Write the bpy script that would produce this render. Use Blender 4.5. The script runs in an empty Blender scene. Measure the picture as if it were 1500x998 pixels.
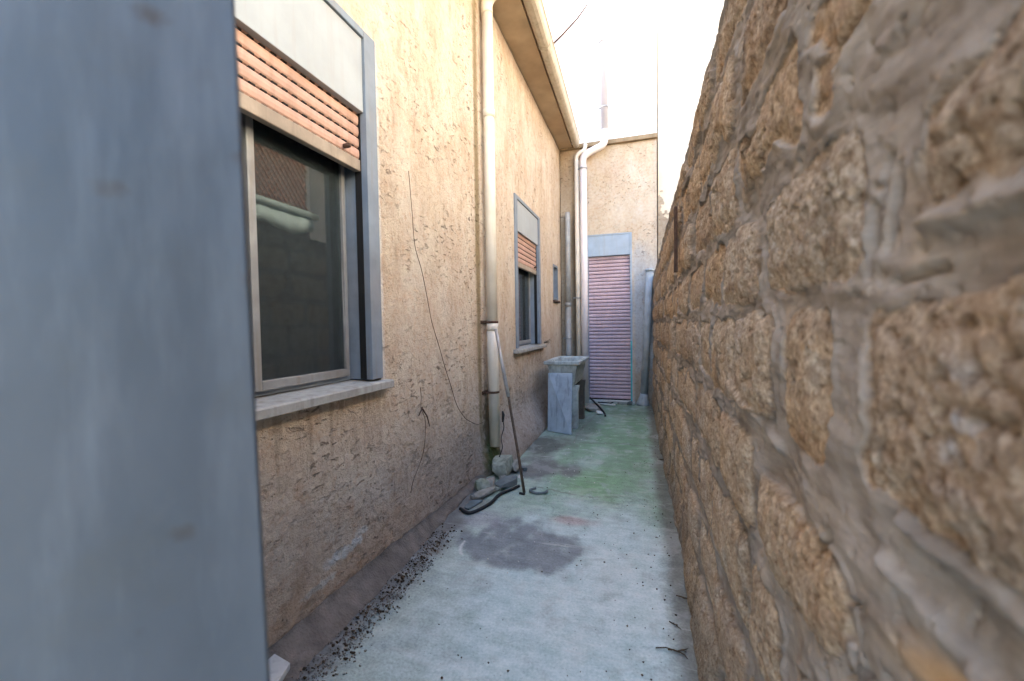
import bpy, math, random
import numpy as np
from mathutils import Vector, Matrix

# ------------------------------------------------------------------ camera, world, sun, exposure
scene = bpy.context.scene
COL = scene.collection
CAMH = 1.2
YAW, PITCH, ROLL = math.atan(195/620.0), math.atan(-21/620.0), 0.0155
f = Vector((-math.sin(YAW)*math.cos(PITCH), math.cos(YAW)*math.cos(PITCH), math.sin(PITCH)))
r = f.cross(Vector((0, 0, 1))).normalized(); u = r.cross(f)
r2 = r*math.cos(ROLL) - u*math.sin(ROLL); u2 = u*math.cos(ROLL) + r*math.sin(ROLL)
cam_d = bpy.data.cameras.new('camera'); cam = bpy.data.objects.new('camera', cam_d); COL.objects.link(cam)
m = Matrix((r2, u2, -f)).transposed().to_4x4(); m.translation = (0, 0, CAMH); cam.matrix_world = m
cam_d.sensor_width = 36.0; cam_d.lens = 620.0/1500*36
cam_d.clip_start = 0.02; cam_d.clip_end = 2000
cam_d.dof.use_dof = True; cam_d.dof.focus_distance = 3.2; cam_d.dof.aperture_fstop = 3.0
scene.camera = cam

SUN = Vector((-0.74, 0.12, 0.66)).normalized()
world = bpy.data.worlds.new('World'); scene.world = world; world.use_nodes = True
wn = world.node_tree.nodes; wn.clear()
sky = wn.new('ShaderNodeTexSky'); sky.sky_type = 'NISHITA'; sky.sun_disc = False
sky.sun_elevation = math.asin(SUN.z); sky.sun_rotation = math.atan2(SUN.x, SUN.y)
sky.dust_density = 2.5; sky.air_density = 1.0; sky.ozone_density = 1.0
bg = wn.new('ShaderNodeBackground'); bg.inputs['Strength'].default_value = 0.15
wo = wn.new('ShaderNodeOutputWorld')
world.node_tree.links.new(sky.outputs[0], bg.inputs[0]); world.node_tree.links.new(bg.outputs[0], wo.inputs[0])
sl = bpy.data.lights.new('sun', 'SUN'); sl.energy = 3.9; sl.angle = math.radians(0.5); sl.color = (1.0, 0.93, 0.82)
so = bpy.data.objects.new('sun', sl); COL.objects.link(so)
so.rotation_euler = SUN.to_track_quat('Z', 'Y').to_euler(); so.location = (-6, 2, 12)
scene.view_settings.view_transform = 'Standard'; scene.view_settings.look = 'None'
scene.view_settings.exposure = 3.35; scene.view_settings.gamma = 1.0
scene.view_settings.use_curve_mapping = False
scene.cycles.max_bounces = 10; scene.cycles.diffuse_bounces = 6
rng = random.Random(7)

# ------------------------------------------------------------------ helpers
def perlin(x, y, seed=0):
    rs = np.random.RandomState(seed); ang = rs.rand(256)*2*np.pi
    perm = rs.permutation(256)
    gx, gy = np.cos(ang), np.sin(ang)
    xi = np.floor(x).astype(int); yi = np.floor(y).astype(int)
    xf = x-xi; yf = y-yi
    def g(ix, iy, dx, dy):
        h = perm[(perm[ix & 255]+iy) & 255]
        return gx[h]*dx+gy[h]*dy
    sx = xf*xf*xf*(xf*(xf*6-15)+10); sy = yf*yf*yf*(yf*(yf*6-15)+10)
    a = g(xi, yi, xf, yf); b = g(xi+1, yi, xf-1, yf)
    c = g(xi, yi+1, xf, yf-1); d = g(xi+1, yi+1, xf-1, yf-1)
    return ((a+(b-a)*sx)*(1-sy)+(c+(d-c)*sx)*sy)*1.5
def fbm(x, y, seed=0, octv=4, lac=2.03, gain=0.5):
    s = 0; a = 1.0; t = 0
    for k in range(octv):
        s = s+a*perlin(x*lac**k, y*lac**k, seed+k*17); t += a; a *= gain
    return s/t
def sstep(a, b, x):
    t = np.clip((x-a)/(b-a), 0, 1); return t*t*(3-2*t)

def obj(name, me, parent=None, mat=None):
    o = bpy.data.objects.new(name, me); COL.objects.link(o)
    if mat:
        for mm in (mat if isinstance(mat, (list, tuple)) else [mat]): me.materials.append(mm)
    if parent: o.parent = parent
    return o
def thing(name, label, cat, loc=(0, 0, 0), group=None):
    o = bpy.data.objects.new(name, None); COL.objects.link(o); o.location = loc
    o.empty_display_size = .1
    o['label'] = label; o['category'] = cat
    if group: o['group'] = group
    return o
def tag(o, label, cat, group=None, kind=None):
    if label: o['label'] = label
    if cat: o['category'] = cat
    if group: o['group'] = group
    if kind: o['kind'] = kind
    return o

class MB:
    """collects faces for one mesh object"""
    def __init__(s): s.v = []; s.f = []; s.mi = []; s.sm = []
    def add(s, vs, fs, mi=0, smooth=False):
        n = len(s.v); s.v += [tuple(p) for p in vs]
        for q in fs: s.f.append(tuple(i+n for i in q)); s.mi.append(mi); s.sm.append(smooth)
    def box(s, x0, x1, y0, y1, z0, z1, mi=0):
        vs = [(x, y, z) for z in (z0, z1) for y in (y0, y1) for x in (x0, x1)]
        s.add(vs, [(0, 2, 3, 1), (4, 5, 7, 6), (0, 1, 5, 4), (2, 6, 7, 3), (0, 4, 6, 2), (1, 3, 7, 5)], mi)
    def prism(s, prof, a0, a1, axis, mi=0, smooth=False, skew=None):
        """closed 2D profile extruded along an axis"""
        n = len(prof)
        def P(p, a, e):
            q = p if skew is None else skew(p, e)
            return {'x': (a, q[0], q[1]), 'y': (q[0], a, q[1]), 'z': (q[0], q[1], a)}[axis]
        vs = [P(p, a0, 0) for p in prof]+[P(p, a1, 1) for p in prof]
        fs = [(i, (i+1) % n, n+(i+1) % n, n+i) for i in range(n)]
        s.add(vs, fs, mi, smooth); s.add(vs, [tuple(range(n))[::-1], tuple(range(n, 2*n))], mi)
    def tube(s, pts, rad, n=12, mi=0, caps=True, smooth=True):
        pts = [Vector(p) for p in pts]; k = len(pts)
        rr = rad if isinstance(rad, (list, tuple)) else [rad]*k
        vs = []; up = None
        for i, p in enumerate(pts):
            t = (pts[min(i+1, k-1)]-pts[max(i-1, 0)]).normalized()
            if up is None:
                up = Vector((0, 0, 1)) if abs(t.z) < .9 else Vector((1, 0, 0))
            a = (up-t*up.dot(t)).normalized(); up = a; b = t.cross(a)
            for j in range(n):
                w = 2*math.pi*j/n; vs.append(p+(a*math.cos(w)+b*math.sin(w))*rr[i])
        fs = [(i*n+j, i*n+(j+1) % n, (i+1)*n+(j+1) % n, (i+1)*n+j) for i in range(k-1) for j in range(n)]
        s.add(vs, fs, mi, smooth)
        if caps: s.add(vs, [tuple(range(n))[::-1], tuple(range((k-1)*n, k*n))], mi)
    def mesh(s, name):
        me = bpy.data.meshes.new(name); me.from_pydata(s.v, [], s.f)
        me.polygons.foreach_set('material_index', s.mi); me.polygons.foreach_set('use_smooth', s.sm)
        me.update(); return me
    def build(s, name, mat, parent=None, bevel=0, seg=2):
        o = obj(name, s.mesh(name), parent, mat)
        import bmesh
        bm = bmesh.new(); bm.from_mesh(o.data)
        bmesh.ops.remove_doubles(bm, verts=bm.verts, dist=1e-6)
        bmesh.ops.recalc_face_normals(bm, faces=bm.faces)
        bm.to_mesh(o.data); bm.free()
        if bevel:
            b = o.modifiers.new('bevel', 'BEVEL'); b.width = bevel; b.segments = seg
            b.limit_method = 'ANGLE'; b.angle_limit = math.radians(40)
        return o

def spline(pts, sub=6):
    P = [Vector(p) for p in pts]; out = []
    for i in range(len(P)-1):
        a = P[max(i-1, 0)]; b = P[i]; c = P[i+1]; d = P[min(i+2, len(P)-1)]
        for k in range(sub):
            t = k/sub
            out.append(0.5*((2*b)+(c-a)*t+(2*a-5*b+4*c-d)*t*t+(3*b-a-3*c+d)*t**3))
    out.append(P[-1]); return out

def grid_mesh(name, V, mask=None, cols=None, smooth=True):
    """V: (n, m, 3) array -> quad sheet; mask: (n-1, m-1) cells kept; cols: dict name->(n,m,3|1)"""
    n, mm = V.shape[:2]
    idx = np.arange(n*mm).reshape(n, mm)
    q = np.stack([idx[:-1, :-1], idx[1:, :-1], idx[1:, 1:], idx[:-1, 1:]], -1)
    if mask is not None: q = q[mask]
    q = q.reshape(-1, 4)
    me = bpy.data.meshes.new(name)
    me.vertices.add(n*mm); me.vertices.foreach_set('co', V.reshape(-1).astype(np.float32))
    me.loops.add(q.size); me.loops.foreach_set('vertex_index', q.reshape(-1).astype(np.int32))
    me.polygons.add(len(q)); me.polygons.foreach_set('loop_start', np.arange(0, q.size, 4, dtype=np.int32))
    me.polygons.foreach_set('use_smooth', np.full(len(q), smooth))
    me.update(calc_edges=True); me.validate()
    for k, c in (cols or {}).items():
        if c.ndim == 3:
            at = me.color_attributes.new(k, 'FLOAT_COLOR', 'POINT')
            c4 = np.concatenate([c, np.ones(c.shape[:2]+(1,))], -1)
            at.data.foreach_set('color', c4.reshape(-1).astype(np.float32))
        else:
            at = me.attributes.new(k, 'FLOAT', 'POINT'); at.data.foreach_set('value', c.reshape(-1).astype(np.float32))
    return me

class NT:
    def __init__(s, name):
        s.m = bpy.data.materials.new(name); s.m.use_nodes = True; s.t = s.m.node_tree; s.n = s.t.nodes
        s.b = s.n['Principled BSDF']; s.co = s.n.new('ShaderNodeNewGeometry').outputs['Position']
    def L(s, a, b): s.t.links.new(a, b)
    def noise(s, scale, detail=4, rough=.55, vec=None, dist=0):
        k = s.n.new('ShaderNodeTexNoise'); k.inputs['Scale'].default_value = scale
        k.inputs['Detail'].default_value = detail; k.inputs['Roughness'].default_value = rough
        k.inputs['Distortion'].default_value = dist
        s.L(vec or s.co, k.inputs['Vector']); return k.outputs['Fac']
    def mapping(s, scale):
        k = s.n.new('ShaderNodeMapping'); k.inputs['Scale'].default_value = scale; s.L(s.co, k.inputs['Vector']); return k.outputs[0]
    def voro(s, scale, feature='F1', vec=None):
        k = s.n.new('ShaderNodeTexVoronoi'); k.feature = feature; k.inputs['Scale'].default_value = scale
        s.L(vec or s.co, k.inputs['Vector']); return k.outputs['Distance']
    def ramp(s, fac, stops):
        k = s.n.new('ShaderNodeValToRGB'); e = k.color_ramp.elements
        while len(e) < len(stops): e.new(.5)
        for i, (p, c) in enumerate(stops):
            e[i].position = p; e[i].color = (*(c if isinstance(c, (tuple, list)) else (c, c, c)), 1)
        s.L(fac, k.inputs[0]); return k.outputs[0]
    def mix(s, fac, a, b, mode='MIX'):
        k = s.n.new('ShaderNodeMix'); k.data_type = 'RGBA'; k.blend_type = mode
        for soc, v in ((k.inputs[0], fac), (k.inputs[6], a), (k.inputs[7], b)):
            if isinstance(v, (int, float)): soc.default_value = v
            elif isinstance(v, (tuple, list)): soc.default_value = (*v, 1)
            else: s.L(v, soc)
        return k.outputs[2]
    def math(s, op, a, b=0.0):
        k = s.n.new('ShaderNodeMath'); k.operation = op
        for i, v in enumerate((a, b)):
            if isinstance(v, (int, float)): k.inputs[i].default_value = v
            else: s.L(v, k.inputs[i])
        return k.outputs[0]
    def attr(s, name, out='Color'):
        k = s.n.new('ShaderNodeAttribute'); k.attribute_name = name; return k.outputs[out]
    def bump(s, h, dist=.01, strength=1.0, normal=None):
        k = s.n.new('ShaderNodeBump'); k.inputs['Distance'].default_value = dist; k.inputs['Strength'].default_value = strength
        s.L(h, k.inputs['Height'])
        if normal: s.L(normal, k.inputs['Normal'])
        return k.outputs[0]
    def out(s, col=None, rough=.8, normal=None, metal=0, spec=.3):
        if col is not None:
            if isinstance(col, (tuple, list)): s.b.inputs['Base Color'].default_value = (*col, 1)
            else: s.L(col, s.b.inputs['Base Color'])
        if isinstance(rough, (int, float)): s.b.inputs['Roughness'].default_value = rough
        else: s.L(rough, s.b.inputs['Roughness'])
        if normal: s.L(normal, s.b.inputs['Normal'])
        s.b.inputs['Metallic'].default_value = metal; s.b.inputs['Specular IOR Level'].default_value = spec
        return s.m

def simple(name, col, rough=.7, var=.25, scale=18, dirt=None, dirt_amt=.5, bump=.0015, spec=.3, metal=0, streak=True):
    t = NT(name)
    a = t.noise(scale, 5); b = t.noise(scale*.18, 3)
    c = t.mix(t.ramp(a, [(.3, 0.0), (.7, 1.0)]), tuple(x*(1-var) for x in col), tuple(min(1, x*(1+var*.6)) for x in col))
    dc = dirt or tuple(x*.45 for x in col)
    if streak:
        sv = t.noise(1.0, 5, vec=t.mapping((30, 30, 3)))
        c = t.mix(t.math('MULTIPLY', t.ramp(sv, [(.52, 0.0), (.72, 1.0)]), dirt_amt), c, dc)
    c = t.mix(t.math('MULTIPLY', t.ramp(b, [(.5, 0.0), (.75, 1.0)]), dirt_amt), c, dc)
    h = t.noise(scale*6, 4)
    return t.out(c, rough, t.bump(h, bump), metal, spec)

# ------------------------------------------------------------------ materials
def plaster_mat():
    t = NT('rough_plaster')
    base = t.attr('paint')
    n1 = t.noise(26, 6, .65); n2 = t.noise(4, 4)
    st = t.noise(1.0, 6, .6, vec=t.mapping((3, 6, 2.6)))
    c = t.mix(.7, base, t.ramp(n1, [(.25, (.42, .34, .28)), (.5, (.5, .5, .5)), (.8, (.62, .62, .6))]), 'OVERLAY')
    c = t.mix(.45, c, t.ramp(st, [(.3, (.36, .33, .3)), (.55, (.5, .5, .5)), (.75, (.66, .66, .66))]), 'OVERLAY')
    v = t.voro(34); pit = t.ramp(v, [(.0, 0.0), (.16, 1.0)])
    pn = t.noise(9, 3); pm = t.math('MULTIPLY', t.math('SUBTRACT', 1.0, pit), t.ramp(pn, [(.5, 0.0), (.62, 1.0)]))
    c = t.mix(t.math('MULTIPLY', pm, .75), c, (.07, .045, .03))
    w2 = t.noise(1.0, 6, .68, vec=t.mapping((20, 16, 38)), dist=.6)
    pm2 = t.math('MULTIPLY', t.ramp(w2, [(.585, 0.0), (.635, 1.0)]), t.ramp(t.noise(2.6, 4), [(.42, 0.0), (.62, 1.0)]))
    c = t.mix(t.math('MULTIPLY', pm2, .65), c, (.12, .08, .055))
    # thin wandering hairline cracks
    cv = t.mapping((1, 1, .45))
    w = t.noise(3.2, 5, .6, vec=cv)
    crk = t.ramp(w, [(.4925, 0.0), (.4975, 1.0), (.5025, 0.0)])
    c = t.mix(t.math('MULTIPLY', crk, .35), c, (.10, .065, .04))
    hh = t.math('ADD', t.math('MULTIPLY', t.noise(55, 6, .7), .8), t.math('MULTIPLY', t.noise(160, 3), .35))
    hh = t.math('SUBTRACT', hh, t.math('MULTIPLY', pm, .5)); hh = t.math('SUBTRACT', hh, t.math('MULTIPLY', pm2, .7))
    return t.out(c, .92, t.bump(hh, .014), spec=.15)
def stone_mat():
    t = NT('stone_and_mortar')
    base = t.attr('paint'); msk = t.attr('mortar', 'Fac')
    n1 = t.noise(95, 8, .72); n2 = t.noise(22, 6, .65)
    c1 = t.mix(1.0, base, t.ramp(n1, [(.30, (.16, .12, .09)), (.45, (.44, .42, .40)), (.56, (.55, .55, .55)), (.74, (.86, .85, .84))]), 'OVERLAY')
    c1 = t.mix(.7, c1, t.ramp(n2, [(.3, (.34, .28, .24)), (.5, (.5, .5, .5)), (.7, (.66, .67, .68))]), 'OVERLAY')
    n3 = t.noise(9, 6, .6); n4 = t.noise(1.0, 4, vec=t.mapping((20, 14, 55)))
    c2 = t.mix(.75, base, t.ramp(n3, [(.3, (.38, .36, .34)), (.5, (.5, .5, .5)), (.7, (.62, .62, .62))]), 'OVERLAY')
    c2 = t.mix(.55, c2, t.ramp(n4, [(.35, (.35, .33, .31)), (.5, (.5, .5, .5)), (.65, (.64, .64, .63))]), 'OVERLAY')
    c = t.mix(msk, c1, c2)
    po = t.voro(120); pz = t.math('MULTIPLY', t.math('SUBTRACT', 1.0, t.ramp(po, [(.10, 0.0), (.26, 1.0)])), t.ramp(t.noise(14, 4), [(.48, 0.0), (.6, 1.0)]))
    c = t.mix(t.math('MULTIPLY', t.math('MULTIPLY', pz, t.math('SUBTRACT', 1.0, msk)), .7), c, (.12, .08, .05))
    # old lime and lichen flecks
    fl = t.ramp(t.noise(38, 5, .7), [(.66, 0.0), (.72, 1.0)])
    c = t.mix(t.math('MULTIPLY', fl, .35), c, (.55, .5, .42))
    v = t.voro(42, vec=None); vs = t.ramp(v, [(.05, 0.0), (.3, 1.0)])
    rough_h = t.math('ADD', t.math('MULTIPLY', n1, 1.0), t.math('MULTIPLY', vs, .35))
    sm_h = t.math('ADD', t.math('MULTIPLY', t.noise(120, 6, .7), .28), t.math('MULTIPLY', n4, .25))
    k = t.n.new('ShaderNodeMix'); k.data_type = 'FLOAT'
    t.L(msk, k.inputs[0]); t.L(rough_h, k.inputs[2]); t.L(sm_h, k.inputs[3])
    return t.out(c, .93, t.bump(k.outputs[0], .010), spec=.12)
def floor_mat():
    t = NT('worn_painted_concrete')
    base = t.attr('paint')
    n1 = t.noise(11, 7, .65); n2 = t.noise(90, 4, .6); n3 = t.noise(2.2, 5)
    c = t.mix(.85, base, t.ramp(n1, [(.28, (.36, .36, .36)), (.5, (.5, .5, .5)), (.75, (.66, .66, .66))]), 'OVERLAY')
    c = t.mix(.7, c, t.ramp(n2, [(.25, (.3, .3, .3)), (.5, (.5, .5, .5)), (.8, (.7, .7, .7))]), 'OVERLAY')
    s2 = t.noise(1.0, 7, .7, vec=t.mapping((5, 26, 1)))
    c = t.mix(.5, c, t.ramp(s2, [(.3, (.34, .34, .34)), (.5, (.5, .5, .5)), (.7, (.66, .66, .66))]), 'OVERLAY')
    # worn-off white scratches running across
    sv = t.noise(1.0, 6, .7, vec=t.mapping((1.6, 14, 1)))
    c = t.mix(t.math('MULTIPLY', t.ramp(sv, [(.60, 0.0), (.68, 1.0)]), .45), c, (.55, .57, .55))
    v = t.voro(17); vm = t.noise(5, 2)
    sp = t.math('MULTIPLY', t.math('SUBTRACT', 1.0, t.ramp(v, [(.05, 0.0), (.085, 1.0)])), t.ramp(vm, [(.52, 0.0), (.6, 1.0)]))
    c = t.mix(t.math('MULTIPLY', sp, .8), c, (.05, .045, .035))
    wp = t.math('MULTIPLY', t.ramp(t.noise(3.3, 7, .68, dist=.5), [(.54, 0.0), (.60, 1.0)]), .2)
    c = t.mix(wp, c, (.60, .61, .585))
    wq = t.math('MULTIPLY', t.ramp(t.noise(4.7, 8, .72, dist=.8), [(.56, 0.0), (.66, 1.0)]), .28)
    c = t.mix(wq, c, (.24, .27, .25))
    fs = t.ramp(t.noise(160, 2, .5), [(.69, 0.0), (.73, 1.0)]); c = t.mix(t.math('MULTIPLY', fs, .7), c, (.09, .085, .07))
    hh = t.math('ADD', t.math('MULTIPLY', n1, .6), t.math('MULTIPLY', n2, .3))
    return t.out(c, t.ramp(n1, [(.3, .55), (.7, .85)]), t.bump(hh, .006), spec=.3)
M = dict(
    plaster=plaster_mat(), stone=stone_mat(), floor=floor_mat(),
    frame=simple('blue_grey_window_paint', (.195, .235, .28), .55, .18, 9, dirt=(.20, .17, .14), dirt_amt=.35, bump=.0006),
    box=simple('pale_grey_box_paint', (.33, .36, .37), .55, .10, 5, dirt=(.3, .27, .23), dirt_amt=.25, bump=.0005),
    box_blue=simple('light_blue_box_paint', (.36, .45, .54), .6, .12, 6, dirt=(.3, .28, .25), dirt_amt=.3, bump=.0005),
    shutter=simple('salmon_shutter', (.50, .31, .235), .6, .16, 14, dirt=(.28, .17, .11), dirt_amt=.5, bump=.0005),
    shutter_pink=simple('faded_pink_shutter', (.60, .45, .48), .6, .12, 8, dirt=(.42, .32, .36), dirt_amt=.6, bump=.0005),
    shutter_bar=simple('dusty_shutter_bar', (.36, .29, .22), .65, .2, 16, bump=.0006),
    dark=simple('dark_gap', (.015, .014, .013), .9, .2, 10, bump=0.0),
    alu=simple('dull_sash_metal', (.30, .31, .31), .45, .2, 12, dirt=(.22, .18, .14), dirt_amt=.5, bump=.0005, metal=.2),
    sill=simple('grey_stone_sill', (.36, .355, .33), .75, .22, 20, dirt=(.16, .13, .10), dirt_amt=.45, bump=.001),
    pipe_cream=simple('cream_downpipe', (.74, .68, .57), .5, .12, 7, dirt=(.50, .40, .26), dirt_amt=.3, bump=.0006),
    pipe_pink=simple('pale_pink_pipe', (.76, .70, .68), .5, .08, 6, dirt=(.6, .45, .36), dirt_amt=.35, bump=.0006),
    pipe_grey=simple('grey_pipe', (.36, .37, .36), .55, .2, 10, dirt=(.2, .17, .13), dirt_amt=.5, bump=.0008),
    pipe_blue=simple('blue_grey_pipe', (.38, .43, .46), .55, .2, 8, dirt=(.2, .2, .18), dirt_amt=.4, bump=.0008),
    white=simple('white_plaster', (.82, .80, .75), .9, .06, 4, dirt=(.6, .55, .47), dirt_amt=.25, bump=.004, streak=False),
    cream=simple('cream_plaster', (.72, .65, .52), .9, .08, 4, dirt=(.55, .47, .36), dirt_amt=.3, bump=.004, streak=False),
    soffit=simple('stained_soffit', (.40, .30, .19), .85, .22, 4, dirt=(.30, .17, .08), dirt_amt=.8, bump=.003, streak=False),
    gutter=simple('tan_gutter', (.50, .44, .34), .6, .15, 12, dirt=(.25, .2, .13), dirt_amt=.4, bump=.0008),
    ledge=simple('brown_ledge', (.26, .19, .11), .9, .2, 10, bump=.003),
    rust=simple('rusty_iron', (.10, .055, .035), .8, .4, 60, bump=.001),
    black=simple('black_rubber', (.02, .02, .022), .6, .2, 40, bump=.0005),
    door=simple('gate_paint', (.175, .215, .265), .5, .10, 3, dirt=(.15, .17, .19), dirt_amt=.5, bump=.0012),
    concrete=simple('weathered_concrete', (.50, .53, .50), .85, .25, 22, dirt=(.13, .12, .10), dirt_amt=.6, bump=.003),
    board=simple('chipped_blue_board', (.38, .46, .53), .7, .18, 9, dirt=(.13, .14, .15), dirt_amt=.6, bump=.0015),
    brownpanel=simple('brown_support', (.14, .115, .09), .85, .3, 12, bump=.002),
    rock=simple('broken_concrete', (.33, .31, .27), .9, .3, 24, dirt=(.12, .13, .08), dirt_amt=.6, bump=.005, streak=False),
    mossy=simple('mossy_lump', (.36, .37, .30), .9, .4, 26, dirt=(.09, .14, .04), dirt_amt=.8, bump=.006, streak=False),
    slate=simple('grey_slate', (.15, .18, .19), .75, .3, 16, dirt=(.07, .08, .07), dirt_amt=.5, bump=.003, streak=False),
    whitebit=simple('white_litter', (.66, .65, .60), .7, .1, 30, bump=.001, streak=False),
    wood=simple('old_stick_wood', (.14, .095, .065), .85, .4, 50, bump=.0015),
    tube=simple('galvanised_tube', (.45, .45, .44), .4, .2, 25, dirt=(.2, .15, .1), dirt_amt=.6, bump=.0006, metal=.3),
    leaf=simple('dead_leaf', (.07, .045, .025), .9, .5, 60, bump=.001, streak=False),
    skirt=simple('damp_cement_skirting', (.21, .17, .14), .9, .35, 16, dirt=(.06, .05, .04), dirt_amt=.7, bump=.007, streak=False),
    cyan=simple('cyan_tape', (.08, .5, .52), .5, .1, 20, bump=.0003),
    marble=simple('pale_marble_slab', (.62, .60, .56), .5, .1, 10, bump=.0005),
    room=simple('dark_room', (.10, .095, .085), .9, .2, 4, bump=.001),
    tile=simple('terracotta_lattice', (.46, .22, .13), .8, .25, 14, bump=.002),
    greenrail=simple('pale_green_rail', (.45, .55, .48), .6, .2, 8, bump=.001),
    earth=simple('bare_ground', (.20, .17, .13), .95, .3, 3, bump=.01, streak=False),
    pipe_pale=simple('chalky_grey_pipe', (.46, .45, .47), .5, .08, 6, dirt=(.36, .33, .33), dirt_amt=.4, bump=.0006),
    roof=simple('roof_tiles', (.30, .15, .09), .85, .3, 10, bump=.005),
)
def gate_material():
    t = NT('gate_paint_with_rust')
    n = t.noise(2.0, 4); c = t.mix(t.ramp(n, [(.35, 0.0), (.65, 1.0)]), (.088, .103, .116), (.118, .132, .145))
    k = t.n.new('ShaderNodeMapping'); k.inputs['Scale'].default_value = (14, 14, 20); t.L(t.co, k.inputs[0])
    v = t.n.new('ShaderNodeTexVoronoi'); v.inputs['Scale'].default_value = 1; t.L(k.outputs[0], v.inputs['Vector'])
    nn = t.noise(90, 3)
    dd = t.math('ADD', v.outputs['Distance'], t.math('MULTIPLY', nn, .18))
    sp = t.math('MULTIPLY', t.ramp(dd, [(.14, 1.0), (.30, 0.0)]), t.ramp(t.noise(6, 2), [(.42, 0.0), (.52, 1.0)]))
    c = t.mix(t.math('MULTIPLY', sp, .8), c, (.075, .06, .045))
    sv = t.noise(1.0, 5, .6, vec=t.mapping((16, 16, 2.5)))
    c = t.mix(t.math('MULTIPLY', t.ramp(sv, [(.48, 0.0), (.7, 1.0)]), .45), c, (.23, .25, .265))
    c = t.mix(t.math('MULTIPLY', t.ramp(t.noise(11, 4), [(.56, 0.0), (.68, 1.0)]), .35), c, (.10, .105, .10))
    return t.out(c, .48, t.bump(t.noise(7, 4), .004), spec=.35)
M['gate'] = gate_material()
def glass_material():
    t = NT('dusty_window_glass')
    t.n.remove(t.b)
    tr = t.n.new('ShaderNodeBsdfTransparent'); tr.inputs[0].default_value = (.30, .36, .38, 1)
    gl = t.n.new('ShaderNodeBsdfGlossy'); gl.inputs['Roughness'].default_value = .008
    df = t.n.new('ShaderNodeBsdfDiffuse'); df.inputs[0].default_value = (.20, .25, .27, 1)
    fr = t.n.new('ShaderNodeFresnel'); fr.inputs[0].default_value = 1.5
    m1 = t.n.new('ShaderNodeMixShader'); t.L(fr.outputs[0], m1.inputs[0]); t.L(tr.outputs[0], m1.inputs[1]); t.L(gl.outputs[0], m1.inputs[2])
    m2 = t.n.new('ShaderNodeMixShader'); t.L(t.math('MULTIPLY', t.ramp(t.noise(22, 7, .7), [(.3, .35), (.8, 1.0)]), .22), m2.inputs[0])
    t.L(m1.outputs[0], m2.inputs[1]); t.L(df.outputs[0], m2.inputs[2])
    t.L(m2.outputs[0], t.n['Material Output'].inputs[0]); return t.m
M['glass'] = glass_material()

# ------------------------------------------------------------------ ground
gm = MB(); gm.box(-400, 400, -400, 400, -.5, -.06)
tag(gm.build('ground', M['earth']), 'bare ground stretching away around the houses', None, kind='structure')

def axis(a, b, fn, snaps=()):
    out = [a]
    while out[-1] < b: out.append(out[-1]+fn(out[-1]))
    out = np.array(out); out *= 1.0
    out[-1] = b
    for s_ in snaps:
        if a < s_ < b: out[np.argmin(abs(out-s_))] = s_
    return np.unique(out)

# concrete alley floor
ys = axis(-3, 6.64, lambda y: .04 if y < .8 else .010+.002*y); xs = axis(-1.30, .34, lambda x: .011)
Y, X = np.meshgrid(ys, xs, indexing='ij')
def blob(cx, cy, rx, ry, wob=.25, seed=0, soft=.12, rot=0.0):
    dx, dy = X-cx, Y-cy
    dx, dy = dx*math.cos(rot)+dy*math.sin(rot), -dx*math.sin(rot)+dy*math.cos(rot)
    d = np.sqrt((dx/rx)**2+(dy/ry)**2)+wob*fbm(X*5, Y*3, seed, 4)*1.6
    return 1-sstep(1-soft, 1+soft, d)
C = np.zeros(X.shape+(3,)); C[:] = (.49, .60, .60)
def lay(mk, col, a=1.0):
    global C
    C = C*(1-(mk*a)[..., None])+np.array(col)*(mk*a)[..., None]
big = fbm(X*2.2, Y*1.3, 3, 5); med = fbm(X*9, Y*7, 4, 5)
lay(sstep(-.1, .5, big), (.57, .65, .64), .7)
green = sstep(2.3, 3.2, Y+.5*fbm(X*3, Y*2, 5, 4))*(.55+.45*sstep(-.5, .3, fbm(X*4, Y*1.5, 6, 4)))
lay(green, (.20, .32, .215), .95)
lay(blob(-.35, 3.2, .26, .33, .4, 9, .5), (.19, .36, .17), .55)
lay(blob(-.25, 4.7, .30, .9, .4, 19, .5), (.15, .30, .16), .45)
lay(1-sstep(-1.02, -.6, X+.12*fbm(X*5, Y*4, 8)), (.33, .37, .30), .6)
lay(blob(-.40, 6.1, .8, .5, .3, 10, .5), (.13, .20, .13), .6)
lay(blob(-.66, 2.19, .33, .27, .55, 11, .22), (.17, .185, .205), .85)
lay(sstep(.1, .45, med), (.37, .43, .43), .5)
lay(blob(-.97, 2.42, .12, .10, .3, 15, .5), (.34, .33, .36), .6)
lay(blob(-.44, 2.55, .13, .05, .4, 12, .6), (.40, .21, .21), .55)
lay(blob(-.87, 3.45, .34, .24, .7, 13, .35), (.15, .15, .15), .9)
lay(blob(-1.0, 4.15, .26, .30, .45, 14, .3), (.10, .10, .09), .85)
lay(blob(-.72, 5.0, .22, .7, .3, 18, .4), (.10, .12, .10), .6)
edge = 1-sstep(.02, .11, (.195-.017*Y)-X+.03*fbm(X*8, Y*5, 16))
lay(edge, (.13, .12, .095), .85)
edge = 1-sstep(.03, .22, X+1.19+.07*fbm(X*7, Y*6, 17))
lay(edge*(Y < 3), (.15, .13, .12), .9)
crk = np.abs(fbm(X*1.7+2, Y*1.1, 21, 4)); lay((1-sstep(.0, .012, crk))*(Y > 2.4), (.10, .10, .09), .35)
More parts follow.
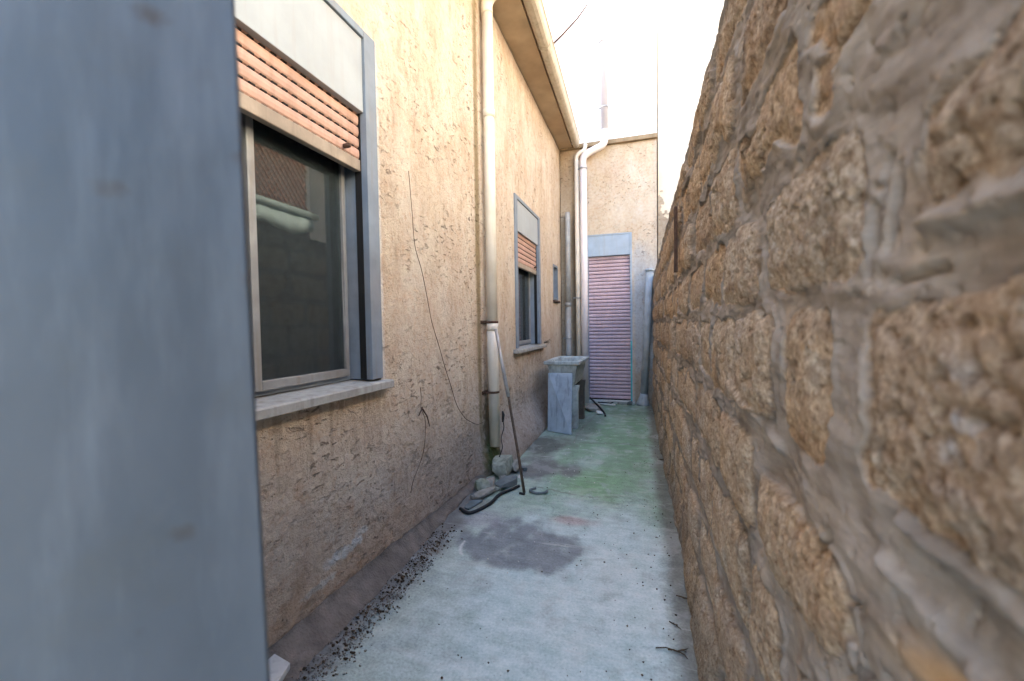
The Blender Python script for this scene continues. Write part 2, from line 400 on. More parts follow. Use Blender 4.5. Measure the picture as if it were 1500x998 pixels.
for (pts, wd) in (([(-.62, 5.9), (-.66, 5.3), (-.72, 4.7), (-.70, 4.3)], .006), ([(-.15, 3.0), (-.40, 2.93), (-.75, 3.02), (-1.1, 2.98)], .003), ([(.1, 4.3), (-.3, 4.36), (-.7, 4.28)], .005)):
    dm = np.full(X.shape, 9.0)
    for (xa, ya), (xb, yb) in zip(pts[:-1], pts[1:]):
        t_ = np.clip(((X-xa)*(xb-xa)+(Y-ya)*(yb-ya))/((xb-xa)**2+(yb-ya)**2), 0, 1)
        dm = np.minimum(dm, np.hypot(X-xa-t_*(xb-xa), Y-ya-t_*(yb-ya)))
    lay(1-sstep(wd, wd*2.5, dm+.012*fbm(X*12, Y*12, 175, 3)), (.16, .17, .15), .7)
# drying ring edge of the near stain
ring = np.abs(np.sqrt(((X+.80)/.17)**2+((Y-2.12)/.17)**2)-1)
lay((1-sstep(.02, .07, ring))*(X < -.84)*(Y < 2.15)*(Y > 2.0), (.62, .62, .6), .8)
Z = .004*fbm(X*2.5, Y*2.5, 31, 4)+.0018*fbm(X*20, Y*20, 32, 3)
Z += -.006*(Y > 2.9)*sstep(-.02, .02, .02-np.abs(Y-2.9))
me = grid_mesh('alley_floor', np.stack([X, Y, Z], -1)[:, ::-1], cols={'paint': C[:, ::-1]})
fl = obj('alley_floor', me, None, M['floor']); tag(fl, 'worn green and blue grey painted concrete alley floor', None, kind='structure')

# ------------------------------------------------------------------ left house
XL = -1.25
house = thing('house', 'low ochre plastered house with shuttered windows along the left of the alley', 'house', (-1.25, 2, 0))
def H(o): o.matrix_parent_inverse = house.matrix_world.inverted(); return o
bpy.context.view_layer.update()
holes = [(.93, 1.80, .90, 2.58), (4.10, 5.17, .93, 2.535), (5.97, 6.30, 1.57, 2.08)]
sy = [v for h in holes for v in h[:2]]; sz = [v for h in holes for v in h[2:]]
ys = axis(-1.6, 6.62, lambda y: .06 if y < .6 else .0065+.0016*y, sy); zs = axis(-.05, 3.93, lambda z: .0085 if z < 2.6 else .012, sz)
Y, Z = np.meshgrid(ys, zs, indexing='ij')
mask = np.ones((len(ys)-1, len(zs)-1), bool)
yc = (ys[:-1]+ys[1:])/2; zc = (zs[:-1]+zs[1:])/2
for a, b, c, d in holes: mask &= ~(((yc > a) & (yc < b))[:, None] & ((zc > c) & (zc < d))[None, :])
lump = fbm(Y*14, Z*14, 41, 5, gain=.6)
rid = np.abs(fbm(Y*24+3*fbm(Y*6, Z*6, 44), Z*24, 42, 4))
low = sstep(1.6, .3, Z)*.8+.22
near = np.ones_like(Y)
off = .0055*lump*low*1.3-.013*(1-sstep(.0, .09, rid))*sstep(.05, .45, fbm(Y*3, Z*3, 43))*low+.008*fbm(Y*1.5, Z*1.5, 45)+.003*low*fbm(Y*42, Z*60, 46, 3)
for a, b, c, d in holes:   # flatten around openings
    dd = np.maximum(np.maximum(a-Y, Y-b), np.maximum(c-Z, Z-d)); off *= sstep(0, .05, dd)
swell = .15*sstep(2.9, 3.5, Y)*sstep(.42, .0, Z)*sstep(6.6, 5.8, Y)
off = off+swell
Xw = XL+off
Cw = np.zeros(Y.shape+(3,)); Cw[:] = (.56, .462, .35)
def layw(mk, col, a=1.0):
    global Cw
    Cw = Cw*(1-(mk*a)[..., None])+np.array(col)*(mk*a)[..., None]
layw(sstep(-.25, .4, fbm(Y*2, Z*.7, 51, 5)), (.62, .54, .435), .8)
layw(sstep(.05, .5, fbm(Y*4, Z*2.2, 52, 5)), (.52, .39, .27), .5)
layw(sstep(.05, .4, fbm(Y*3.3, Z*2.6, 53, 5)), (.62, .55, .45), .6)
layw(sstep(1.25, .35, Z+.3*fbm(Y*2, Z*2, 54)), (.52, .43, .35), .7)
layw(sstep(.1, .45, fbm(Y*6, Z*4, 55, 4))*sstep(1.6, .6, Z), (.52, .37, .26), .5)
layw(sstep(.7, .12, Z+.22*fbm(Y*3, Z*3, 56, 4))*sstep(1.2, 2.6, Y), (.42, .35, .30), .7)
layw(sstep(.42, .10, Z+.15*fbm(Y*4, Z*4, 57, 4))*sstep(2.6, 1.6, Y)*.9, (.50, .34, .23), .7)
def wblob(cy, cz, ry, rz, seed, wob=.6, soft=.25):
    d = np.sqrt(((Y-cy)/ry)**2+((Z-cz)/rz)**2)+wob*fbm(Y*22, Z*22, seed, 4)
    return 1-sstep(1-soft, 1+soft, d)
layw(wblob(1.50, .235, .11, .025, 61, .9), (.62, .62, .60), .85)
layw(wblob(1.36, .17, .09, .014, 62, .9), (.58, .57, .53), .7)
layw(wblob(1.62, .27, .05, .018, 66, .9), (.6, .6, .58), .7)
layw(wblob(3.25, .28, .09, .42, 63, .6, .4), (.10, .075, .03), .85)      # wet streak behind the downpipe foot
layw(wblob(3.21, .12, .10, .15, 64, .6, .4), (.07, .10, .03), .8)
layw(wblob(3.12, 2.2, .045, 2.4, 65, .25, .5), (.17, .12, .04), .75)     # dirt and the dark gap shadow painted along the downpipe
layw(sstep(6.40, 6.55, Y), (.44, .34, .23), .5)
layw(sstep(6.575, 6.59, Y), (.05, .035, .025), .9)  # shadow line painted into the far corner of the wall
layw(sstep(.035, .02, 3.925-Z+.006*fbm(Y*9, Z*9, 69)), (.10, .07, .045), .8)  # thin shadow painted on the wall where it meets the soffit
for a, b, c, d in holes[:2]:   # run-off under sills and fresh render round frames
    layw((1-sstep(.018, .026, np.abs(Y-b-.012)+.006*fbm(Y*20, Z*6, 67)))*((Z > c) & (Z < d+.02)), (.62, .62, .60), .8)
layw(sstep(.5, .8, fbm(Y*14, Z*7.0, 68, 4)+.35), (.28, .19, .12), .25)
for a, b in ((.93, 1.82), (4.1, 5.2)):
    layw(sstep(a-.02, a+.02, Y)*sstep(b+.02, b-.02, Y)*sstep(.45, .9, Z)*(Z < .95)*sstep(.05, .35, fbm(Y*26, Z*1.4, 170, 4)), (.30, .23, .17), .55)
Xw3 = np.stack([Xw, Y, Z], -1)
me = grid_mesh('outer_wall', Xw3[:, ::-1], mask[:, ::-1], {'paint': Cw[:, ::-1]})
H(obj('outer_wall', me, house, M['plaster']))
# body of the house behind its outer wall: rooms behind the openings
b = MB()
b.box(-6, -5.8, -1.6, 6.55, 0, 4.2); b.box(-5.8, -1.25, -1.6, -1.5, 0, 3.9); b.box(-5.8, -1.45, 6.4, 6.6, 0, 3.9)
b.box(-5.8, -1.45, 2.6, 2.7, 0, 3.9); b.box(-5.8, -1.42, -1.5, 6.4, 3.94, 4.04); b.box(-5.8, -1.42, -1.5, 6.4, -.05, .0)
b.box(-1.46, -1.40, -1.5, .90, 0, 3.94); b.box(-1.46, -1.40, 1.83, 4.07, 0, 3.94); b.box(-1.46, -1.40, 5.2, 6.4, 0, 3.94)
b.box(-1.46, -1.40, .90, 1.83, 0, .9); b.box(-1.46, -1.40, .90, 1.83, 2.6, 3.94); b.box(-1.46, -1.40, 4.07, 5.2, 0, .9); b.box(-1.46, -1.40, 4.07, 5.2, 2.56, 3.94)
H(b.build('inner_wall', M['room'], house))
# cement skirting along the foot of the wall (near half)
ys2 = np.arange(-1.6, 3.14, .03); prof = np.array([(-1.245, .10), (-1.236, .082), (-1.20, .052), (-1.165, .030), (-1.13, .014), (-1.10, -.004)])
PX = np.repeat(prof[None, :, 0], len(ys2), 0); PZ = np.repeat(prof[None, :, 1], len(ys2), 0); PY = np.repeat(ys2[:, None], len(prof), 1)
w = fbm(PY*5, PX*9, 71, 4)
PX = PX+.035*w*np.linspace(.1, 1, len(prof))-(.055+.045*sstep(1.5, 2.6, PY))*np.linspace(0, 1, len(prof))**1.5; PZ = PZ*(1-.45*sstep(1.6, 2.6, PY)); PZ = np.maximum(PZ+.014*fbm(PY*9, PX*20, 72, 3), -.004)
me = grid_mesh('skirting', np.stack([PX, PY, PZ], -1)); H(obj('skirting', me, house, M['skirt']))
for p in me.polygons: pass

# ---- roof, soffit, gutter
ea = lambda y: -.90-.023*y        # soffit outer edge
gb = lambda y: -.74-.031*y        # gutter outer edge
def strip_y(mb, y0, y1, prof0, prof1, smooth=False):
    n = len(prof0); vs = [(p[0], y0, p[1]) for p in prof0]+[(p[0], y1, p[1]) for p in prof1]
    mb.add(vs, [(i, (i+1) % n, n+(i+1) % n, n+i) for i in range(n)], 0, smooth)
    mb.add(vs, [tuple(range(n))[::-1], tuple(range(n, 2*n))])
s = MB()
def sp(y): return [(XL-.1, 3.925), (ea(y), 3.925), (ea(y), 3.955), (XL-.1, 3.955)]
ysn = [-3, 0, 2.7, 4.3, 5.4, 6.615]
strip_y(s, -1.6, 6.615, sp(-1.6), sp(6.615))
H(s.build('soffit', M['soffit'], house))
s = MB()
def sp(y): return [(ea(y)+.02, 3.99), (ea(y)+.02, 4.05), (-6, 5.3), (-6, 5.24)]
strip_y(s, -1.7, 6.6, sp(-1.7), sp(6.6))
H(s.build('roof', M['roof'], house))
s = MB()
def sp(y):
    a, c = ea(y)+.014, gb(y); w_ = c-a
    o_ = [(a, 4.035), (a, 3.935), (a+.12*w_, 3.912), (a+.35*w_, 3.902), (a+.65*w_, 3.902), (a+.88*w_, 3.915), (c, 3.94), (c+.004, 4.02), (c+.016, 4.03), (c+.012, 4.042)]
    i_ = [(c-.004, 4.03), (c-.006, 3.95), (a+.85*w_, 3.926), (a+.15*w_, 3.926), (a+.006, 3.95), (a+.006, 4.035)]
    return o_+i_
for k in range(3):
    y0, y1 = (-1.6, 1.6, 4.15)[k], (1.6, 4.15, 6.60)[k]
    strip_y(s, y0+.001, y1-.001, sp(y0), sp(y1), False)
    s2 = [(p[0]+(.006 if p[0] > (ea(y1)+gb(y1))/2 else -.003), p[1]-.006) for p in sp(y1)[:10]]
gut = H(s.build('gutter', M['gutter'], house))
for y0 in (1.6, 4.15, 6.35):
    s = MB()
    a, c = ea(y0)+.008, gb(y0)+.008
    pr = [(a, 4.03), (a, 3.93), (a+.03, 3.895), (c-.03, 3.895), (c, 3.93), (c, 4.0), (c-.004, 4.0), (c-.004, 3.935), (c-.03, 3.899), (a+.03, 3.899), (a+.004, 3.93), (a+.004, 4.03)]
    strip_y(s, y0-.02, y0+.02, pr, pr)
    s.build('gutter_joint', M['gutter'], gut)

# ---- windows
def window(kind, y0, y1, zs0, z1, zb, zsh, xr, glass_l, sash_l, sills, zsill):
    """outer edges y0..y1, sill top zs0, head z1, underside of box zb, underside of shutter zsh"""
    wdw = bpy.data.objects.new(kind, None); COL.objects.link(wdw); wdw.parent = house; wdw.location = Vector((XL, (y0+y1)/2, zs0))-house.location
    bpy.context.view_layer.update()
    def W(o): o.matrix_parent_inverse = wdw.matrix_world.inverted(); return o
    fx = XL+.014; fw = .085
    b = MB()
    b.box(XL-.14, fx, y1-fw, y1, zs0, z1)
    b.box(XL-.14, fx, y0, y0+fw, zs0, z1)
    b.box(XL-.14, fx, y0+fw, y1-fw, z1-.035, z1)
    W(b.build('surround', M['frame'], wdw, .003))
    b = MB(); b.box(XL-.13, fx-.012, y0+fw+.002, y1-fw-.002, zb, z1-.037)
    W(b.build('shutter_box', M['box'], wdw, .002))
    # dark guide groove on both reveals
    for yy in (y0+fw+.001, y1-fw-.003):
        b = MB(); b.box(XL-.052, XL-.018, yy, yy+.002, zs0+.002, zb-.002)
        W(b.build('guide_groove', M['dark'], wdw))
    # roller shutter
    b = MB(); ya, yb = y0+fw+.006, y1-fw-.006; z = zsh+.055; pitch = .052
    b2 = []
    while z < zb+.02:
        t = min(pitch, zb+.06-z)
        pr = [(XL-.045, z+.0015), (XL-.030, z+.0035), (XL-.0255, z+.010), (XL-.0235, z+.026), (XL-.0255, z+.043), (XL-.030, z+.0485), (XL-.045, z+.0505), (XL-.050, z+.0505), (XL-.050, z+.0015)]
        b.prism(pr, ya, yb, 'y')
        yy = ya+.02
        while yy < yb-.03: b2.append((yy, z)); yy += .047
        z += pitch
    for yy, zz in b2: b.box(XL-.052, XL-.0272, yy, yy+.024, zz-.0018, zz+.0040, 1)
    W(b.build('roller_shutter', [M['shutter'], M['dark']], wdw))
    b = MB(); b.box(XL-.050, XL-.018, ya, yb, zsh, zsh+.053)
    W(b.build('shutter_bottom_bar', M['shutter_bar'], wdw, .004))
    b = MB(); b.tube([(XL-.02, yb-.11, zsh+.075), (XL+.0, yb-.11, zsh+.075), (XL+.012, yb-.11, zsh+.075), (XL+.016, yb-.11, zsh+.075)], [.010, .011, .009, .006], 10)
    W(b.build('shutter_stop', M['rust'], wdw))
    # fixed frame + sash + glass
    gx = XL-.10
    b = MB()
    b.box(gx-.045, gx-.012, y0+fw, sash_l-.016, zs0, zb)
    b.box(gx-.045, gx-.012, y1-fw-.022, y1-fw-.001, zs0, zb)
    b.box(gx-.045, gx-.012, sash_l-.012, y1-fw-.022, zs0, zs0+.018)
    W(b.build('outer_frame', M['frame'], wdw, .002))
    b = MB(); zr = zs0+.020
    b.box(gx-.03, gx+.004, sash_l, glass_l, zr, zb)
    b.box(gx-.03, gx+.004, y1-fw-.045, y1-fw-.024, zr, zb)
    b.box(gx-.03, gx+.004, glass_l, y1-fw-.045, zr, zr+.036)
    W(b.build('sash', M['alu'], wdw, .003))
    b = MB(); b.box(gx-.016, gx-.010, glass_l-.005, y1-fw-.04, zr+.03, zb)
    W(b.build('glass_pane', M['glass'], wdw))
    b = MB(); a_, c_ = sills
    b.prism([(XL-.15, zs0-.004), (XL+.045, zs0-.012), (XL+.050, zs0-.018), (XL+.050, zsill), (XL-.15, zsill)], a_, c_, 'y')
    W(b.build('sill', M['sill'], wdw, .003))
    return wdw
window('window', .93, 1.80, .955, 2.58, 2.205, 1.935, 0, 1.207, 1.176, (.88, 1.84), .905)
window('window', 4.10, 5.17, .975, 2.535, 2.185, 1.825, 0, 4.26, 4.21, (4.02, 5.30), .925)
# small vent window near the far corner
vw = bpy.data.objects.new('vent_window', None); COL.objects.link(vw); vw.parent = house; vw.location = Vector((XL, 6.13, 1.57))-house.location
bpy.context.view_layer.update()
def V_(o): o.matrix_parent_inverse = vw.matrix_world.inverted(); return o
b = MB(); b.box(-1.40, -1.243, 5.97, 6.0, 1.57, 2.08); b.box(-1.40, -1.243, 6.27, 6.30, 1.57, 2.08); b.box(-1.40, -1.243, 6.0, 6.27, 2.05, 2.08); b.box(-1.40, -1.243, 6.0, 6.27, 1.57, 1.6)
V_(b.build('surround', M['frame'], vw, .002))
b = MB(); b.box(-1.372, -1.366, 6.0, 6.27, 1.6, 2.05); V_(b.build('glass_pane', M['glass'], vw))
b = MB(); b.box(-1.26, -1.215, 5.95, 6.32, 1.535, 1.566); V_(b.build('sill', M['rust'], vw, .003))

# ------------------------------------------------------------------ downpipe on the left house
dp = bpy.data.objects.new('downpipe', None); COL.objects.link(dp); dp.parent = house; dp.location = Vector((-1.19, 3.24, .3))-house.location
bpy.context.view_layer.update()
def D(o): o.matrix_parent_inverse = dp.matrix_world.inverted(); return o
b = MB(); px_, py_ = -1.187, 3.245
b.tube([(px_+.006, py_+.002, .22), (px_, py_, 1.0), (px_, py_, 1.19)], .045, 20)
b.tube([(px_, py_, 1.17), (px_, py_, 2.4), (px_, py_, 3.70)], .043, 20)
b.tube(spline([(px_, py_, 3.68), (px_, py_, 3.76), (px_+.05, py_, 3.825), (px_+.16, py_+.01, 3.862), (px_+.26, py_+.02, 3.885), (px_+.285, py_+.02, 3.94)], 5), .047, 20)
D(b.build('pipe', M['pipe_cream'], dp))
for zz in (1.195, 2.9):
    b = MB(); b.tube([(px_, py_, zz-.03), (px_, py_, zz+.03)], .049, 20)
    D(b.build('collar', M['pipe_cream'], dp))
for zz in (1.235, .665):
    b = MB(); b.tube([(px_, py_, zz-.009), (px_, py_, zz+.009)], .050, 20); b.box(-1.262, px_-.03, py_-.012, py_+.012, zz-.008, zz+.008)
    b.box(-1.256, -1.246, py_-.09, py_+.03, zz-.014, zz+.014); b.tube([(-1.25, py_-.08, zz), (-1.19, py_-.07, zz)], .005, 8)
    D(b.build('bracket', M['rust'], dp))

# ------------------------------------------------------------------ end building
YE = 6.62
endb = thing('building', 'plastered building closing the alley, white above and bare ochre below', 'building', (-.5, YE, 0))
bpy.context.view_layer.update()
def E_(o): o.matrix_parent_inverse = endb.matrix_world.inverted(); return o
dx0, dx1, dzt = -.865, -.18, 2.575
xs = axis(-1.32, .175, lambda x: .009, [dx0, dx1]); zs = axis(-.05, 3.90, lambda z: .010, [dzt])
X, Z = np.meshgrid(xs, zs, indexing='ij')
mask = np.ones((len(xs)-1, len(zs)-1), bool)
xc = (xs[:-1]+xs[1:])/2; zc = (zs[:-1]+zs[1:])/2
mask &= ~(((xc > dx0) & (xc < dx1))[:, None] & (zc < dzt)[None, :])
off = .007*fbm(X*3, Z*3, 81, 4)+.003*fbm(X*14, Z*14, 82, 4)
dd = np.maximum(np.maximum(dx0-X, X-dx1), Z-dzt); off *= sstep(0, .05, dd)
Y = Z  # blobs reuse
Cw = np.zeros(X.shape+(3,)); Cw[:] = (.62, .535, .41)
layw(sstep(-.2, .4, fbm(X*3, Z*1.2, 83, 5)), (.66, .58, .47), .8)
layw(sstep(.0, .45, fbm(X*4, Z*2, 84, 5)), (.66, .62, .55), .6)
layw(sstep(2.9, 3.9, Z+.3*fbm(X*4, Z*2, 85)), (.45, .31, .16), .5)
layw(sstep(-.19, -.12, X+.05*fbm(X*9, Z*4, 86))*sstep(2.55, 1.9, Z+.3*fbm(X*4, Z*2, 87)), (.44, .48, .52), .8)
layw(sstep(-.19, -.12, X)*sstep(.75, .3, Z+.2*fbm(X*7, Z*5, 88)), (.36, .27, .17), .7)
layw(sstep(-1.12, -1.05, X)*sstep(-.93, -1.0, X)*sstep(3.3, 2.6, Z+.2*fbm(X*9, Z*3, 89)), (.11, .085, .06), .85)  # shadow painted dark on the wall between the grey and cream pipes
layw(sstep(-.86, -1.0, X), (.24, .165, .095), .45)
layw(sstep(.10, .15, X+.03*fbm(X*9, Z*9, 90)), (.50, .44, .36), .5)
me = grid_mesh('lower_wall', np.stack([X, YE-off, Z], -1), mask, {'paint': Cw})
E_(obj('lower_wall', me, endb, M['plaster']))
b = MB(); b.box(-1.32, dx0-.0, YE+.02, YE+.25, 0, 3.9); b.box(dx1, .17, YE+.02, YE+.25, 0, 3.9); b.box(dx0, dx1, YE+.02, YE+.25, dzt+.01, 3.9)
b.box(-6, .17, YE+.25, YE+6, 0, 3.9)
E_(b.build('wall_core', M['plaster'], endb)) if False else E_(b.build('wall_core', M['cream'], endb))
b = MB(); b.box(-1.30, .185, YE-.055, YE+.3, 3.90, 3.965)
E_(b.build('ledge', M['ledge'], endb, .006))
b = MB(); b.box(-7, .18, YE+.012, YE+6, 3.966, 10)
E_(b.build('upper_wall', M['white'], endb))
# door
dr = bpy.data.objects.new('door', None); COL.objects.link(dr); dr.parent = endb; dr.location = Vector(((dx0+dx1)/2, YE, 0))-endb.location
bpy.context.view_layer.update()
def R_(o): o.matrix_parent_inverse = dr.matrix_world.inverted(); return o
b = MB()
b.box(dx0, dx0+.03, YE-.010, YE+.12, 0, dzt); b.box(dx1-.03, dx1, YE-.010, YE+.12, 0, dzt); b.box(dx0+.03, dx1-.03, YE-.010, YE+.12, dzt-.02, dzt)
R_(b.build('door_frame', M['box_blue'], dr, .002))
b = MB(); b.box(dx0+.031, dx1-.031, YE-.004, YE+.11, 2.25, dzt-.022); R_(b.build('shutter_box', M['box_blue'], dr, .002))
b = MB(); z = .05; k = 0
while z < 2.26:
    pr = [(YE+.075, z+.002), (YE+.057, z+.005), (YE+.051, z+.014), (YE+.049, z+.028), (YE+.051, z+.042), (YE+.057, z+.050), (YE+.075, z+.052), (YE+.082, z+.052), (YE+.082, z+.002)]
    b.prism(pr, dx0+.034, dx1-.034, 'x'); z += .055
R_(b.build('roller_shutter', M['shutter_pink'], dr))
b = MB(); b.box(dx0+.031, dx1-.031, YE+.085, YE+.09, .0, 2.25); R_(b.build('shutter_backing', M['dark'], dr))
b = MB(); b.box(dx0-.01, dx1+.03, YE-.08, YE+.12, -.01, .035); R_(b.build('threshold', M['concrete'], dr, .006))
for q in ((dx1-.026, dx1-.008, YE-.0125, YE-.0102, .04, .95), (dx0+.004, dx0+.02, YE-.0125, YE-.0102, .3, 1.2)):
    b = MB(); b.box(*q); R_(b.build('masking_tape', M['cyan'], dr))

def endpipe(name, mat, segs, col=(), brk=(), lbl=None):
    o = bpy.data.objects.new(name, None); COL.objects.link(o); o.parent = endb
    o.location = Vector(segs[0][0][0])-endb.location; bpy.context.view_layer.update()
    if lbl: o['label'] = lbl
    inv = o.matrix_world.inverted()
    b = MB()
    for pts, rr in segs: b.tube(pts, rr, 18)
    q = b.build('pipe', mat, o); q.matrix_parent_inverse = inv
    for (c, r_, hh, mt) in col:
        b = MB(); b.tube([(c[0], c[1], c[2]-hh), (c[0], c[1], c[2]+hh)], r_, 18)
        q = b.build('collar', mt, o); q.matrix_parent_inverse = inv
    for (c, r_) in brk:
        b = MB(); b.tube([(c[0], c[1], c[2]-.012), (c[0], c[1], c[2]+.012)], r_, 18); b.box(c[0]-.012, c[0]+.012, c[1]+.03, YE+.03, c[2]-.008, c[2]+.008)
        b.box(c[0]-r_-.03, c[0]-r_+.005, c[1]-.008, c[1]+.008, c[2]-.010, c[2]+.010)
        q = b.build('bracket', M['pipe_grey'], o); q.matrix_parent_inverse = inv
    return o
yp = YE-.085
endpipe('downpipe', M['pipe_grey'], [([(-1.135, yp, 0.0), (-1.135, yp, 1.55)], .046), ([(-1.133, yp, 1.5), (-1.128, yp, 2.93)], .040)],
        [((-1.134, yp, 1.52), .052, .03, M['pipe_grey'])], [((-1.134, yp, 1.0), .05)], 'short grey pipe ending open halfway up the corner')
endpipe('downpipe', M['pipe_cream'], [([(-.975, yp, 0), (-.982, yp, 3.70)], .036),
        (spline([(-.982, yp, 3.68), (-.982, yp, 3.75), (-.95, yp, 3.80), (-.88, yp, 3.835), (-.855, yp, 3.87), (-.85, yp+.02, 3.93)], 5), .030)],
        [], [((-.978, yp, 1.62), .041)], 'thin cream pipe with a swan neck into the corner')
endpipe('downpipe', M['pipe_pink'], [([(-.878, yp-.02, 0), (-.882, yp-.02, 3.60)], .054),
        (spline([(-.882, yp-.02, 3.58), (-.88, yp-.02, 3.70), (-.83, yp-.02, 3.77), (-.70, yp-.01, 3.83), (-.60, yp-.01, 3.87), (-.56, yp-.01, 3.94), (-.56, yp-.01, 4.06)], 6), .052),
        ],
        [((-.56, yp-.01, 4.05), .058, .035, M['pipe_pink'])], [((-.882, yp-.02, 3.56), .060), ((-.56, yp-.01, 4.42), .056), ((-.56, yp-.01, 5.38), .056)], 'thick pale pink pipe that steps right and climbs the white wall')
endpipe('downpipe', M['pipe_blue'], [([(-.018, yp, .14), (.070, yp, 1.99)], .054), ([(-.036, yp, -.002), (-.034, yp, .03), (-.022, yp, .12), (-.018, yp, .17)], [.098, .092, .060, .056])],
        [], [], 'blue grey pipe leaning with a flared foot right of the door')
pp = [o for o in endb.children if o.name.startswith('downpipe')][2]
b = MB(); b.tube([(-.56, yp-.01, 4.04), (-.56, yp-.01, 9.6)], .050, 18)
up = b.build('upper_pipe', M['pipe_pale'], pp); bpy.context.view_layer.update(); up.matrix_parent_inverse = pp.matrix_world.inverted()
b = MB(); b.tube([(.066, yp, 1.97), (.068, yp, 2.0), (.068, yp, 2.012)], [.062, .064, .03], 18)
cap = b.build('pipe_cap', M['pipe_blue'], None); cap.parent = [o for o in endb.children if o.name.startswith('downpipe')][-1]
bpy.context.view_layer.update(); cap.matrix_parent_inverse = cap.parent.matrix_world.inverted()

# ------------------------------------------------------------------ neighbouring building to the right
nb = thing('building', 'cream building behind the stone wall with plaster flaking at its corner', 'building', (2, 7, 0))
bpy.context.view_layer.update()
def N_(o): o.matrix_parent_inverse = nb.matrix_world.inverted(); return o
b = MB(); b.box(.20, 6.5, YE+.28, YE+8, 0, 10.5); N_(b.build('front_wall', M['cream'], nb))
b = MB(); b.box(3.6, 6.5, -4, YE+.28, 0, 6.0); N_(b.build('side_wing', M['cream'], nb))
# flaked plaster: bare rough patch standing slightly proud
xs = np.arange(.196, .80, .008); zs = np.arange(1.8, 3.35, .008); X, Z = np.meshgrid(xs, zs, indexing='ij')
d = (X-.20)/.24+np.abs(Z-2.62)/.65+.9*fbm(X*9, Z*9, 95, 5)
mk = (d < 1.0); mask = mk[:-1, :-1] & mk[1:, 1:] & mk[1:, :-1] & mk[:-1, 1:]
Cw = np.zeros(X.shape+(3,)); Cw[:] = (.42, .37, .30)
me = grid_mesh('bare_patch', np.stack([X, YE+.272-.006*fbm(X*20, Z*20, 96, 4), Z], -1), mask, {'paint': Cw}); N_(obj('bare_patch', me, nb, M['plaster']))

# ------------------------------------------------------------------ stone wall on the right
xr = lambda y: .235-.017*y
zt = lambda y: 2.125-.033*y
ys = axis(-1.0, 6.60, lambda y: .05 if y < .15 else .0016+.0042*y)
NZ = 500
fz = np.linspace(0, 1, NZ)
Y = np.repeat(ys[:, None], NZ, 1)
top = zt(Y)+.014*fbm(Y*3, Y*0+3.3, 101, 4)+.009*fbm(Y*22, Y*0+1.3, 102, 3)
Z = -.05+fz[None, :]*(top+.05)
rs = random.Random(3)
stones = []
fixed = {5: [(.10, .49, 1.293, 1.412), (.555, .935, 1.255, 1.425), (.985, 1.30, 1.25, 1.42)],
         6: [(.05, .30, 1.50, 1.66), (.47, .70, 1.47, 1.64), (.745, 1.16, 1.475, 1.64), (1.20, 1.5, 1.46, 1.65)],
         4: [(-.1, .545, 1.02, 1.218), (.635, .80, 1.015, 1.215), (.86, 1.15, 1.02, 1.215), (1.19, 1.5, 1.0, 1.21)],
         3: [(.05, .46, .80, .915), (.58, .93, .755, .905), (.98, 1.33, .76, .95)]}
cz = [-.02, .245, .485, .735, .985, 1.235, 1.455, 1.675, 1.895, 2.12]
for ci in range(9):
    z0, z1 = cz[ci]+.018, cz[ci+1]-.018
    fx_ = fixed.get(ci, []); y = -1.2+rs.random()*.2
    if fx_:
        while y < fx_[0][0]-.15:
            w_ = rs.uniform(.22, .42); stones.append((y, min(y+w_, fx_[0][0]-.03), z0, z1)); y += w_+.04
        for q in fx_: stones.append(q)
        y = fx_[-1][1]+.035
    while y < 6.7:
        w_ = rs.uniform(.20, .44); a_ = rs.uniform(-.012, .012)
        stones.append((y, y+w_, z0+a_+rs.uniform(0, .012), z1+a_-rs.uniform(0, .012))); y += w_+rs.uniform(.025, .05)
wy = Y+.030*fbm(Y*5, Z*5, 111, 3)+.010*fbm(Y*26, Z*26, 112, 3)
wz = Z+.024*fbm(Y*5, Z*5, 113, 3)+.009*fbm(Y*26, Z*26, 114, 3)
dist = np.full(Y.shape, -1.0); sid = np.zeros(Y.shape, int)
for k, (a, b_, c, d_) in enumerate(stones):
    i0, i1 = np.searchsorted(ys, [a-.08, b_+.08])
    if i1 <= i0: continue
    yy, zz = wy[i0:i1], wz[i0:i1]
    qx = np.abs(yy-(a+b_)/2)-(b_-a)/2+.035; qz = np.abs(zz-(c+d_)/2)-(d_-c)/2+.035
    sd = -(np.sqrt(np.maximum(qx, 0)**2+np.maximum(qz, 0)**2)+np.minimum(np.maximum(qx, qz), 0)-.035)
    up_ = sd > dist[i0:i1]
    dist[i0:i1] = np.where(up_, sd, dist[i0:i1]); sid[i0:i1] = np.where(up_, k, sid[i0:i1])
smear = np.maximum(0, fbm(Y*3.1, Z*3.6, 115, 4)-.08)
dist += .003
dist -= .13*smear
dist = np.where((Z > top-.045-.03*fbm(Y*6, Z*0, 116, 3)), np.minimum(dist, -.01), dist)
mort = 1-sstep(-.002, .003, dist)
rr_ = np.random.RandomState(5).rand(len(stones), 4)
S0 = rr_[sid]
worn = fbm(Y*9, Z*9, 121, 5, gain=.62)
bil = np.abs(fbm(Y*38, Z*38, 122, 3)); pits = 1-sstep(.0, .22, bil)
hol = sstep(.22, .40, fbm(Y*19+2, Z*19, 123, 4)); hol2 = sstep(.14, .34, fbm(Y*48+2, Z*48, 125, 4, gain=.6))
hst = .002+(S0[..., 0]-.5)*.022+.007*worn-.003*pits*sstep(-.3, .3, fbm(Y*5, Z*5, 124))-.006*hol2-.018*hol*sstep(.0,.35,fbm(Y*3,Z*3,127))-.001+.010*sstep(0, .05, dist)
trow = fbm(Y*4+Z*3, Z*9-Y*2, 131, 4)
crkf = np.abs(fbm(Y*6+.5*fbm(Y*12, Z*12, 133), Z*2.4, 132, 4))
